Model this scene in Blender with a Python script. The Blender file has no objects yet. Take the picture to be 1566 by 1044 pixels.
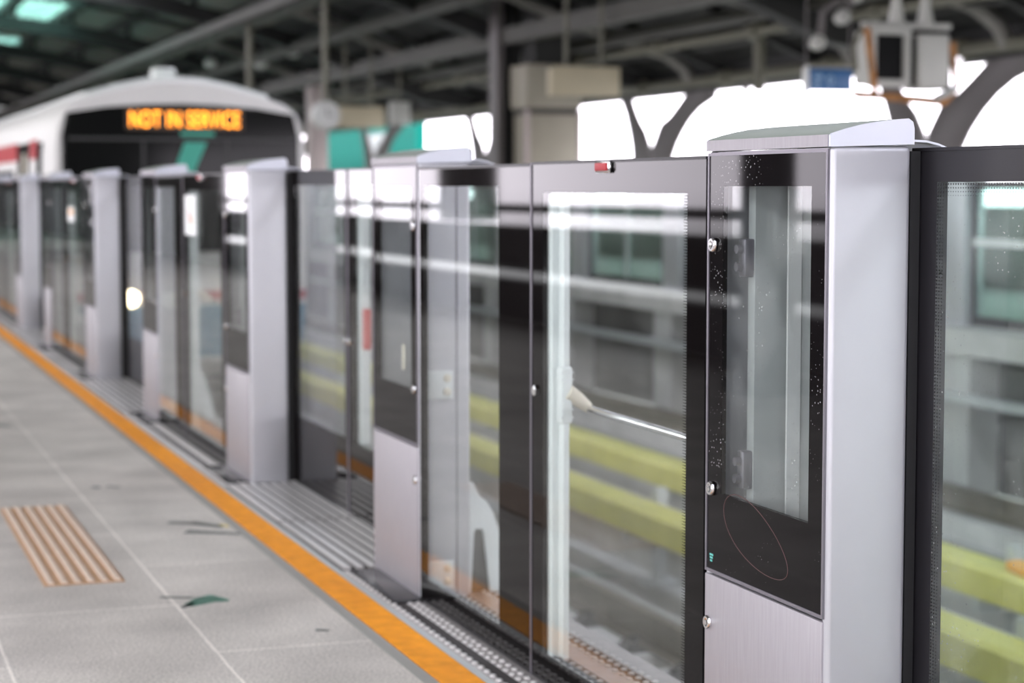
import bpy, bmesh, math, random
from mathutils import Vector, Matrix
random.seed(7)
S = bpy.context.scene
C = S.collection
PI = math.pi

# ------------------------------------------------------------------ helpers
def add_box(bm, x0, x1, y0, y1, z0, z1, bev=0.0, seg=2):
    r = bmesh.ops.create_cube(bm, size=1.0)
    vs = r['verts']
    for v in vs:
        v.co = Vector(((x0+x1)/2 + v.co.x*(x1-x0), (y0+y1)/2 + v.co.y*(y1-y0), (z0+z1)/2 + v.co.z*(z1-z0)))
    if bev > 0:
        es = list({e for v in vs for e in v.link_edges})
        bmesh.ops.bevel(bm, geom=es, offset=bev, segments=seg, affect='EDGES', profile=0.5)
def add_prism(bm, pts, axis, a0, a1):
    """polygon pts in the plane across `axis`, extruded from a0 to a1.  axis x: pts=(y,z); y: (x,z); z: (x,y)"""
    def mk(p, a):
        return {'x': (a, p[0], p[1]), 'y': (p[0], a, p[1]), 'z': (p[0], p[1], a)}[axis]
    A = [bm.verts.new(mk(p, a0)) for p in pts]
    B = [bm.verts.new(mk(p, a1)) for p in pts]
    n = len(pts)
    bm.faces.new(A); bm.faces.new(B[::-1])
    for i in range(n):
        bm.faces.new((A[i], B[i], B[(i+1) % n], A[(i+1) % n]))
def add_ring(bm, axis, outer, inner, a0, a1):
    """rectangular frame; outer/inner = (u0,u1,v0,v1); axis x -> u=y, v=z"""
    o = [(outer[0], outer[2]), (outer[1], outer[2]), (outer[1], outer[3]), (outer[0], outer[3])]
    i = [(inner[0], inner[2]), (inner[1], inner[2]), (inner[1], inner[3]), (inner[0], inner[3])]
    def mk(p, a):
        return {'x': (a, p[0], p[1]), 'y': (p[0], a, p[1]), 'z': (p[0], p[1], a)}[axis]
    V = [[bm.verts.new(mk(p, a)) for p in q] for q in (o, i) for a in (a0, a1)]
    oa, ob, ia, ib = V
    for k in range(4):
        m = (k+1) % 4
        bm.faces.new((oa[k], oa[m], ia[m], ia[k])); bm.faces.new((ob[m], ob[k], ib[k], ib[m]))
        bm.faces.new((oa[m], oa[k], ob[k], ob[m])); bm.faces.new((ia[k], ia[m], ib[m], ib[k]))
def add_tube(bm, path, r, n=10, closed=False, rads=None):
    pts = [Vector(p) for p in path]
    m = len(pts); rings = []
    ref = None
    for i, p in enumerate(pts):
        a = pts[(i-1) % m] if (closed or i > 0) else p
        b = pts[(i+1) % m] if (closed or i < m-1) else p
        t = (b-a).normalized()
        if ref is None:
            ref = Vector((0, 0, 1)) if abs(t.z) < .9 else Vector((1, 0, 0))
        u = (ref - t*ref.dot(t)).normalized(); w = t.cross(u); ref = u
        rr = rads[i] if rads else r
        rings.append([bm.verts.new(p + u*math.cos(2*PI*k/n)*rr + w*math.sin(2*PI*k/n)*rr) for k in range(n)])
    for i in range(m if closed else m-1):
        A, B = rings[i], rings[(i+1) % m]
        for k in range(n):
            bm.faces.new((A[k], A[(k+1) % n], B[(k+1) % n], B[k]))
    if not closed:
        bm.faces.new(rings[0][::-1]); bm.faces.new(rings[-1])
def add_lathe(bm, prof, origin, axis, n=24):
    """prof = [(r, d)], d along axis vector from origin"""
    ax = Vector(axis).normalized(); o = Vector(origin)
    u = ax.orthogonal().normalized(); w = ax.cross(u)
    rings = []
    for r, d in prof:
        rings.append([bm.verts.new(o + ax*d + u*math.cos(2*PI*k/n)*r + w*math.sin(2*PI*k/n)*r) for k in range(n)])
    for A, B in zip(rings, rings[1:]):
        for k in range(n):
            bm.faces.new((A[k], A[(k+1) % n], B[(k+1) % n], B[k]))
    bm.faces.new(rings[0][::-1]); bm.faces.new(rings[-1])
def obj(name, bm, m, parent=None, smooth=False, bevel=0):
    bmesh.ops.recalc_face_normals(bm, faces=bm.faces[:])
    me = bpy.data.meshes.new(name); bm.to_mesh(me); bm.free()
    o = bpy.data.objects.new(name, me); C.objects.link(o)
    me.materials.append(m)
    if smooth:
        for p in me.polygons: p.use_smooth = True
        try: me.set_sharp_from_angle(angle=math.radians(40))
        except Exception: pass
    if bevel:
        b = o.modifiers.new('bevel', 'BEVEL'); b.width = bevel; b.segments = 2; b.limit_method = 'ANGLE'
    if parent: o.parent = parent
    return o
def B(): return bmesh.new()
def box(name, dims, m, parent=None, bev=0.0, seg=2):
    bm = B(); add_box(bm, *dims, bev=bev, seg=seg)
    return obj(name, bm, m, parent, smooth=bev > 0)
def boxes(name, L, m, parent=None, bev=0.0):
    bm = B()
    for d in L: add_box(bm, *d, bev=bev)
    return obj(name, bm, m, parent, smooth=bev > 0)
def tag(o, label=None, cat=None, group=None, kind=None):
    if label: o['label'] = label
    if cat: o['category'] = cat
    if group: o['group'] = group
    if kind: o['kind'] = kind
    return o
def thing(name, label, cat, loc=(0, 0, 0), rotz=0, group=None):
    o = bpy.data.objects.new(name, None); C.objects.link(o)
    o.empty_display_size = .1
    o.location = loc; o.rotation_euler = (0, 0, rotz)
    return tag(o, label, cat, group)
def copy_tree(o, parent=None):
    c = o.copy(); C.objects.link(c)
    if parent: c.parent = parent
    for ch in list(o.children): copy_tree(ch, c)
    return c
def dup(o, loc, label, rotz=None, group=None):
    c = copy_tree(o); c.location = loc; c['label'] = label
    if rotz is not None: c.rotation_euler = (0, 0, rotz)
    if group: c['group'] = group
    return c
def struct(o): o['kind'] = 'structure'; return o

# ------------------------------------------------------------------ materials
def mat(name, col, rough=.5, metal=0.0, noise=0.0, nscale=8.0, bump=0.0, spec=.5, stretch=None):
    m = bpy.data.materials.new(name); m.use_nodes = True
    nt = m.node_tree; p = nt.nodes['Principled BSDF']
    p.inputs['Base Color'].default_value = (*col, 1); p.inputs['Roughness'].default_value = rough
    p.inputs['Metallic'].default_value = metal; p.inputs['Specular IOR Level'].default_value = spec
    if noise or bump:
        tc = nt.nodes.new('ShaderNodeTexCoord'); n = nt.nodes.new('ShaderNodeTexNoise')
        n.inputs['Scale'].default_value = nscale; n.inputs['Detail'].default_value = 6
        src = tc.outputs['Object']
        if stretch:
            mp = nt.nodes.new('ShaderNodeMapping'); mp.inputs['Scale'].default_value = stretch
            nt.links.new(src, mp.inputs['Vector']); src = mp.outputs['Vector']
        nt.links.new(src, n.inputs['Vector'])
        if noise:
            r = nt.nodes.new('ShaderNodeMapRange')
            r.inputs['From Min'].default_value = .3; r.inputs['From Max'].default_value = .7
            r.inputs['To Min'].default_value = 1-noise; r.inputs['To Max'].default_value = 1+noise
            mx = nt.nodes.new('ShaderNodeMix'); mx.data_type = 'RGBA'; mx.blend_type = 'MULTIPLY'
            mx.inputs['Factor'].default_value = 1; mx.inputs['A'].default_value = (*col, 1)
            nt.links.new(n.outputs['Fac'], r.inputs['Value'])
            nt.links.new(r.outputs['Result'], mx.inputs['B']); nt.links.new(mx.outputs['Result'], p.inputs['Base Color'])
        if bump:
            b = nt.nodes.new('ShaderNodeBump'); b.inputs['Strength'].default_value = bump; b.inputs['Distance'].default_value = .01
            nt.links.new(n.outputs['Fac'], b.inputs['Height']); nt.links.new(b.outputs['Normal'], p.inputs['Normal'])
    return m
def emit(name, col, s):
    m = bpy.data.materials.new(name); m.use_nodes = True; nt = m.node_tree
    p = nt.nodes['Principled BSDF']; p.inputs['Base Color'].default_value = (*col, 1)
    p.inputs['Emission Color'].default_value = (*col, 1); p.inputs['Emission Strength'].default_value = s
    return m
def glass(name, tint=(.93, .97, .96), f0=.026, dirt=0.0):
    """thin pane: straight-through tinted transmission with Schlick reflection on both faces, some specks of dirt"""
    m = bpy.data.materials.new(name); m.use_nodes = True; nt = m.node_tree; N = nt.nodes; Lk = nt.links
    N.remove(N['Principled BSDF']); out = N['Material Output']
    tr = N.new('ShaderNodeBsdfTransparent'); tr.inputs['Color'].default_value = (*tint, 1)
    gl = N.new('ShaderNodeBsdfGlossy'); gl.inputs['Roughness'].default_value = .015
    lw = N.new('ShaderNodeLayerWeight'); lw.inputs['Blend'].default_value = .5
    pw = N.new('ShaderNodeMath'); pw.operation = 'POWER'; pw.inputs[1].default_value = 5
    Lk.new(lw.outputs['Facing'], pw.inputs[0])
    ma = N.new('ShaderNodeMath'); ma.operation = 'MULTIPLY_ADD'; ma.inputs[1].default_value = 1-f0; ma.inputs[2].default_value = f0
    Lk.new(pw.outputs[0], ma.inputs[0])
    mx = N.new('ShaderNodeMixShader'); Lk.new(ma.outputs[0], mx.inputs[0]); Lk.new(tr.outputs[0], mx.inputs[1]); Lk.new(gl.outputs[0], mx.inputs[2])
    last = mx
    if dirt:
        tc = N.new('ShaderNodeTexCoord')
        vo = N.new('ShaderNodeTexVoronoi'); vo.inputs['Scale'].default_value = 70
        Lk.new(tc.outputs['Object'], vo.inputs['Vector'])
        lt = N.new('ShaderNodeMath'); lt.operation = 'LESS_THAN'; lt.inputs[1].default_value = .11
        Lk.new(vo.outputs['Distance'], lt.inputs[0])
        no = N.new('ShaderNodeTexNoise'); no.inputs['Scale'].default_value = 5; no.inputs['Detail'].default_value = 3
        Lk.new(tc.outputs['Object'], no.inputs['Vector'])
        mr = N.new('ShaderNodeMapRange'); mr.inputs['From Min'].default_value = .48; mr.inputs['From Max'].default_value = .7
        mr.inputs['To Min'].default_value = 0; mr.inputs['To Max'].default_value = dirt
        Lk.new(no.outputs['Fac'], mr.inputs['Value'])
        mu = N.new('ShaderNodeMath'); mu.operation = 'MULTIPLY'; Lk.new(lt.outputs[0], mu.inputs[0]); Lk.new(mr.outputs[0], mu.inputs[1])
        ad = N.new('ShaderNodeMath'); ad.operation = 'MULTIPLY_ADD'; ad.inputs[1].default_value = .13
        Lk.new(mr.outputs[0], ad.inputs[0]); Lk.new(mu.outputs[0], ad.inputs[2])
        df = N.new('ShaderNodeBsdfDiffuse'); df.inputs['Color'].default_value = (.8, .82, .8, 1)
        m2 = N.new('ShaderNodeMixShader'); Lk.new(ad.outputs[0], m2.inputs[0]); Lk.new(mx.outputs[0], m2.inputs[1]); Lk.new(df.outputs[0], m2.inputs[2])
        last = m2
    Lk.new(last.outputs[0], out.inputs['Surface'])
    return m
def floor_mat():
    m = bpy.data.materials.new('granite_floor'); m.use_nodes = True; nt = m.node_tree; N = nt.nodes; Lk = nt.links
    p = N['Principled BSDF']; p.inputs['Roughness'].default_value = .62; p.inputs['Specular IOR Level'].default_value = .22
    tc = N.new('ShaderNodeTexCoord')
    n1 = N.new('ShaderNodeTexNoise'); n1.inputs['Scale'].default_value = 130; n1.inputs['Detail'].default_value = 5
    n2 = N.new('ShaderNodeTexNoise'); n2.inputs['Scale'].default_value = 2.3; n2.inputs['Detail'].default_value = 7
    br = N.new('ShaderNodeTexBrick'); br.offset = .5
    br.inputs['Scale'].default_value = 1; br.inputs['Brick Width'].default_value = 1.28; br.inputs['Row Height'].default_value = .54
    br.inputs['Mortar Size'].default_value = .0045; br.inputs['Mortar Smooth'].default_value = .1
    br.inputs['Color1'].default_value = (.50, .465, .425, 1); br.inputs['Color2'].default_value = (.545, .51, .465, 1)
    br.inputs['Mortar'].default_value = (.74, .69, .63, 1)
    mp = N.new('ShaderNodeMapping'); mp.inputs['Rotation'].default_value = (0, 0, PI/2); mp.inputs['Location'].default_value = (.08, .636, 0)
    Lk.new(tc.outputs['Object'], mp.inputs['Vector']); Lk.new(mp.outputs['Vector'], br.inputs['Vector'])
    for n in (n1, n2): Lk.new(tc.outputs['Object'], n.inputs['Vector'])
    col = br.outputs['Color']
    for n, a, lo, hi in ((n1, .3, .35, .65), (n2, .2, .3, .7)):
        r = N.new('ShaderNodeMapRange'); r.inputs['From Min'].default_value = lo; r.inputs['From Max'].default_value = hi
        r.inputs['To Min'].default_value = 1-a; r.inputs['To Max'].default_value = 1+a
        Lk.new(n.outputs['Fac'], r.inputs['Value'])
        mx = N.new('ShaderNodeMix'); mx.data_type = 'RGBA'; mx.blend_type = 'MULTIPLY'; mx.inputs['Factor'].default_value = 1
        Lk.new(col, mx.inputs['A']); Lk.new(r.outputs['Result'], mx.inputs['B']); col = mx.outputs['Result']
    Lk.new(col, p.inputs['Base Color'])
    b = N.new('ShaderNodeBump'); b.inputs['Strength'].default_value = .15; b.inputs['Distance'].default_value = .003
    Lk.new(n1.outputs['Fac'], b.inputs['Height']); Lk.new(b.outputs['Normal'], p.inputs['Normal'])
    return m
def frit_mat(name, specks):
    m = mat(name, (.003, .0022, .0024), .03, 0, spec=.10)
    if specks:
        nt = m.node_tree; N = nt.nodes; Lk = nt.links; p = N['Principled BSDF']
        tc = N.new('ShaderNodeTexCoord'); vo = N.new('ShaderNodeTexVoronoi'); vo.inputs['Scale'].default_value = 120
        Lk.new(tc.outputs['Object'], vo.inputs['Vector'])
        no = N.new('ShaderNodeTexNoise'); no.inputs['Scale'].default_value = 4; Lk.new(tc.outputs['Object'], no.inputs['Vector'])
        mr = N.new('ShaderNodeMapRange'); mr.inputs['From Min'].default_value = .40; mr.inputs['From Max'].default_value = .8
        mr.inputs['To Max'].default_value = .30; Lk.new(no.outputs['Fac'], mr.inputs['Value'])
        lt = N.new('ShaderNodeMath'); lt.operation = 'LESS_THAN'; Lk.new(vo.outputs['Distance'], lt.inputs[0]); Lk.new(mr.outputs[0], lt.inputs[1])
        mx = N.new('ShaderNodeMix'); mx.data_type = 'RGBA'; mx.inputs['A'].default_value = (.006, .005, .0055, 1); mx.inputs['B'].default_value = (.3, .29, .3, 1)
        Lk.new(lt.outputs[0], mx.inputs['Factor']); Lk.new(mx.outputs['Result'], p.inputs['Base Color'])
    return m

M = {}
M['floor'] = floor_mat()
M['alu'] = mat('satin_aluminium', (.545, .545, .58), .45, .55, .05, 3, 0)
M['alu_panel'] = mat('brushed_panel', (.33, .31, .335), .5, .3, .06, 10, .03, stretch=(1, 14, 1))
M['alu_cap'] = mat('cap_metal_green_reflection', (.20, .235, .195), .45, .1, .06, 6, 0)  # green tint painted in for a reflection on the cap tops
M['alu_end'] = mat('cap_end_metal', (.66, .68, .76), .5, .3, .03, 6, 0)
M['trim'] = mat('trim_metal', (.22, .205, .235), .4, .6)
M['chrome'] = mat('chrome', (.8, .8, .8), .15, 1)
M['frit'] = frit_mat('black_glass_border', False)
M['frit_dirty'] = frit_mat('black_glass_border_specks', True)
M['matte_black'] = mat('matte_black_frame', (.013, .012, .0145), .4, spec=.3)
M['rubber'] = mat('rubber', (.008, .008, .009), .6)
M['glass'] = glass('clear_glass', (.965, .985, .98), dirt=.12)
M['glass_dirty'] = glass('dirty_glass', (.88, .94, .92), dirt=.5)
M['ped_glass'] = glass('pedestal_glass', (.93, .95, .945), dirt=.5)
M['white'] = mat('white_paint', (.74, .77, .77), .4, 0, .04, 6)
M['inner'] = mat('inner_grey', (.26, .265, .27), .45, .2)
M['strip'] = mat('inner_strip', (.8, .8, .8), .4, .2)
M['cream'] = mat('cream_label', (.72, .66, .55), .6)
M['orange'] = mat('orange_line', (.86, .32, .015), .6, 0, .12, 18, spec=.2)
M['plate'] = mat('threshold_steel', (.42, .39, .38), .4, .5, .1, 20)
M['plate_dark'] = mat('threshold_groove', (.05, .043, .043), .6, .1, spec=.2)
M['joint'] = mat('joint_strip', (.30, .29, .265), .7)
M['stud'] = mat('stud_steel', (.78, .76, .75), .3, .5)
M['mat_plate'] = mat('dark_cover_plate', (.045, .045, .048), .18, .3, .1, 9)
M['tact'] = mat('tactile_tan', (.50, .30, .17), .5, 0, .1, 30)
M['tact_ridge'] = mat('tactile_ridge_cream', (.72, .58, .47), .5, 0, .08, 40)
M['stain_dark'] = mat('dark_scuff', (.13, .135, .125), .6, 0, .3, 40)
M['stain_green'] = mat('green_smear', (.05, .15, .105), .5, 0, .4, 25)
M['stain_yellow'] = mat('yellow_smear', (.65, .52, .14), .5)
M['red'] = mat('red_paint', (.55, .035, .035), .4)
M['red_lens'] = emit('red_lens', (.32, .008, .015), .12)
M['yellow'] = mat('third_rail_cover', (.66, .62, .15), .45, 0, .08, 4)
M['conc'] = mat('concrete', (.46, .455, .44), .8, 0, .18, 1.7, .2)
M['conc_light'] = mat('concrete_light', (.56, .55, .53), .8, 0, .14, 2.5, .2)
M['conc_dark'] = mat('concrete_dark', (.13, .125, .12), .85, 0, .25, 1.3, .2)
M['rail'] = mat('rail_steel', (.16, .14, .10), .45, .5, .15, 6)
M['clip'] = mat('rail_clip', (.07, .07, .065), .6, .3)
M['post_grey'] = mat('bracket_grey', (.5, .52, .52), .5, .2)
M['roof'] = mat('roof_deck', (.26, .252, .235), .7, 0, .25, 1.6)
M['roof_outer_shade'] = mat('roof_deck_painted_shade', (.03, .03, .028), .7, 0, .25, 1.6)  # same deck painted darker, standing for shade over the outer bays
M['roof_dark'] = mat('roof_steel', (.016, .016, .0155), .6, 0, .1, 3)
M['beam'] = mat('beam_olive', (.055, .053, .041), .55, 0, .1, 2)
M['pipe'] = mat('pipe_olive', (.15, .145, .108), .5, 0, .08, 3)
M['strut'] = mat('strut_grey', (.15, .135, .135), .5, 0, .06, 2)
M['beige_sign'] = mat('beige_sign', (.60, .53, .38), .55, 0, .05, 3)
M['beige'] = mat('beige_panel', (.36, .33, .265), .55, 0, .05, 3)
M['beige_dark'] = mat('beige_seam', (.06, .055, .05), .6)
M['pinkish'] = mat('pink_grey_trim', (.52, .44, .43), .5)
M['teal'] = mat('teal_cladding', (.0, .125, .10), .7, spec=.1)
M['sign_outside'] = mat('outdoor_sign_white', (.34, .34, .345), .6, spec=.1)
M['sign_white'] = mat('sign_white', (.86, .86, .86), .5)
M['blue'] = mat('blue_sign', (.02, .12, .32), .4)
M['sign_pale'] = mat('pale_sign_print', (.35, .52, .72), .5)
M['added_block_wall'] = mat('grey_added_wall', (.10, .098, .095), .7, 0, .2, .6)
M['brace'] = mat('brace_grey', (.22, .21, .19), .5)
M['rust'] = mat('rusty_frame', (.42, .19, .065), .7, .1, .35, 8)
M['screen_black'] = mat('screen_black', (.006, .006, .007), .6, spec=.15)
M['box_white'] = mat('grey_white_housing', (.58, .58, .55), .5, 0, .03, 4)
M['clock_face'] = mat('clock_face', (.62, .62, .6), .4)
M['train_white'] = mat('train_white', (.74, .725, .71), .5, 0, .02, 1, spec=.2)
M['train_roof'] = mat('train_roof', (.70, .74, .71), .4, 0, .03, 1)
M['train_red'] = mat('train_red', (.45, .03, .04), .55, spec=.15)
M['train_blue'] = mat('train_blue', (.015, .20, .32), .3)
M['train_black'] = mat('train_black_mask', (.006, .0065, .0065), .08, spec=.14)
M['train_under'] = mat('underframe', (.05, .05, .05), .7)
M['led'] = emit('orange_led', (1.0, .30, .02), 3.6)
M['led_panel'] = mat('led_backing', (.05, .032, .02), .5)
M['lamp'] = emit('headlamp', (1.0, .80, .50), 26)
M['tail'] = emit('amber_marker', (1.0, .25, .03), 1.2)
M['reflection_green'] = mat('painted_green_reflection', (.05, .36, .27), .4)  # colour of a reflection painted onto the windscreen
M['skylight_unseen'] = glass('unseen_clear_skylight', (.95, .94, .97), .04)
M['skylight'] = glass('green_skylight', (.60, .88, .80), .04)
M['brown_scratch'] = mat('scratch_brown', (.10, .045, .045), .6)
M['teal_print'] = mat('teal_print', (.12, .5, .45), .5)
M['amber'] = mat('amber_plastic', (.85, .38, .02), .45)
M['opp_glass'] = glass('green_glass', (.62, .75, .71), .05)

# ------------------------------------------------------------------ camera
cam = bpy.data.cameras.new('camera'); co = bpy.data.objects.new('camera', cam); C.objects.link(co)
S.camera = co
cam.sensor_width = 36; cam.lens = 3045*36/1566
co.location = (0, 0, 1.235)
co.rotation_euler = (PI/2 - math.radians(4.413), 0, -math.radians(19.2747))
cam.clip_end = 400; cam.clip_start = .05
cam.dof.use_dof = True; cam.dof.focus_distance = 3.62; cam.dof.aperture_fstop = 3.5

XC, ZC, RR = 3.0, 6.0, 21.6
def zr(x): return ZC-(x-XC)**2/(2*RR)
FX = 1.69          # platform-side face of the screen-door line
W, D, HT = .515, .16, 1.30

# ------------------------------------------------------------------ platform and track
PE = 2.02          # platform edge
struct(box('floor', (-3.0, 1.41, -46, 95, -.2, 0), M['floor']))
struct(boxes('floor_edge', [(1.41, PE, -46, 95, -.3, -.004)], M['conc']))
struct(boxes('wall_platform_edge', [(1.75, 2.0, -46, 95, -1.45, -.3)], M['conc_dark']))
ol = boxes('orange_line', [(1.452, 1.553, -46, 95, -.004, .003)], M['orange'])
tag(ol, 'orange warning stripe running along the grey platform floor beside the screen doors', 'stripe')
es = boxes('edge_strip', [(1.41, 1.4475, -46, 95, -.004, .0005)], M['joint'])
tag(es, 'narrow pale grey joint strip between the floor tiles and the orange line', 'strip')
ts = boxes('edge_strip', [(1.557, 1.578, -46, 95, -.004, .002)], M['post_grey'])
tag(ts, 'narrow steel strip between the orange line and the threshold plates', 'strip')

ODD = [3.13, 8.12, 12.92, 17.75, 22.6, 27.5]
EVEN = [5.67, 10.46, 15.45, 20.3, 25.2]
ORD = ['first', 'second', 'third', 'fourth', 'fifth', 'sixth', 'seventh', 'eighth', 'ninth', 'tenth', 'eleventh', 'twelfth', 'thirteenth', 'fourteenth', 'fifteenth', 'sixteenth', 'seventeenth', 'eighteenth', 'nineteenth', 'twentieth', 'twenty-first', 'twenty-second', 'twenty-third', 'twenty-fourth']

def ribbed(y0, y1, label):
    t = thing('threshold_plate', label, 'threshold plate', (0, y0, 0), group='ribbed steel door thresholds')
    L = y1-y0
    box('plate', (1.58, PE, 0, L, -.004, .002), M['plate_dark'], t)
    bm = B()
    x = 1.592
    while x < PE-.02:
        for a, b in ((.01, L*.49), (L*.51, L-.01)): add_box(bm, x, x+.021, a, b, .002, .011)
        x += .043
    obj('ribs', bm, M['stud'], t)
    return t
def studded(y0, y1, label):
    t = thing('studded_plate', label, 'floor plate', (0, y0, 0), group='studded steel plates along the glass panels')
    L = y1-y0
    box('plate', (1.58, PE, 0, L, -.004, .002), M['plate'], t)
    bm = B()
    for k in range(4): add_box(bm, 1.60+k*.105, 1.633+k*.105, .0, L, .002, .0028)
    obj('grooves', bm, M['plate_dark'], t)
    bm = B()
    for x in (1.592, 1.642, 1.667, 1.80, 1.825, 1.905, 1.93, 1.955):
        y = .03
        while y < L-.03:
            add_lathe(bm, [(.0085, .0), (.0085, .004), (.005, .006)], (x, y, .002), (0, 0, 1), 6)
            y += .048
    s = obj('studs', bm, M['stud'], t)
    return t
for i in range(4):
    n = ORD[i]
    studded(ODD[i]+.002, EVEN[i]+.51, 'studded steel floor plate along the %s run of glass panels from the camera' % n)
for i in range(4):
    ribbed(EVEN[i]+.515, ODD[i+1]-.002, 'ribbed steel threshold plate before the %s closed pair of sliding doors from the camera' % ORD[i])
ribbed(.9, 3.128, 'ribbed steel threshold plate under the nearest dark framed sliding door')

def cover_plate(y0, y1, label):
    o = box('cover_plate', (1.592, 1.688, y0, y1, .0005, .012), M['mat_plate'], bev=.002)
    tag(o, label, 'cover plate', 'dark cover plates at the pedestal feet')
for i, y in enumerate(EVEN[:3]):
    cover_plate(y-.04, y+.46, 'dark glossy cover plate on the floor before the %s pedestal from the camera' % ORD[2*i+1])
for i, y in enumerate(ODD[:3]):
    cover_plate(y+.05, y+.56, 'dark glossy cover plate on the floor before the %s pedestal from the camera' % ORD[2*i])

# tactile patch
t = thing('tactile_paving', 'tan and cream ribbed tactile patch set in the grey platform floor', 'tactile paving', (.645, 6.245, 0))
box('base', (0, .25, 0, 1.59, -.003, .0025), M['tact'], t)
bm = B()
for k in range(6):
    x = .010+k*.0415
    add_box(bm, x+.004, x+.022, .01, 1.58, .0025, .0075, bev=.002)
obj('ridges', bm, M['tact_ridge'], t)

# smears on the floor
def smear(polys, m, label, name='floor_stain'):
    bm = B()
    for p in polys: add_prism(bm, p, 'z', .0004, .0012)
    tag(obj(name, bm, m), label, 'stain')
smear([[(1.02, 5.80), (1.01, 5.84), (1.06, 5.92), (1.11, 5.95), (1.15, 5.86), (1.14, 5.84), (1.10, 5.845), (1.06, 5.82)]], M['stain_green'], 'green paint smear on the floor tiles in front of the tactile patch')
smear([[(.955, 5.955), (.96, 5.975), (1.06, 5.935), (1.04, 5.915)]], M['stain_dark'], 'thin dark scuff streak trailing left of the green smear')
smear([[(.99, 5.80), (1.03, 5.86), (1.045, 5.83), (1.0, 5.785)]], M['stain_dark'], 'short thick dark scuff just below the green smear')
smear([[(1.20, 7.29), (1.22, 7.33), (1.32, 7.26), (1.30, 7.22)], [(1.22, 7.06), (1.25, 7.12), (1.41, 7.0), (1.41, 6.96), (1.30, 7.02)], [(1.28, 7.24), (1.30, 7.3), (1.39, 7.17), (1.37, 7.12)]], M['stain_dark'], 'cluster of dark scuffs on the floor near the orange line')
smear([[(1.372, 7.17), (1.38, 7.21), (1.405, 7.18), (1.40, 7.13)]], M['stain_yellow'], 'small yellow smear beside the dark scuffs near the orange line')
smear([[(1.05, 8.26), (1.06, 8.31), (1.09, 8.29), (1.085, 8.24)], [(1.11, 8.27), (1.12, 8.3), (1.17, 8.26), (1.16, 8.23)]], M['stain_dark'], 'two small dark scuffs beyond the tactile patch')
smear([[(.86, 10.6), (.87, 10.68), (.94, 10.6), (.93, 10.54)]], M['stain_dark'], 'farthest small dark scuff on the platform floor')
smear([[(1.292, 5.36), (1.3, 5.385), (1.335, 5.36), (1.325, 5.345)]], M['stain_dark'], 'small short dark scuff just left of the orange line in the foreground')

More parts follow.
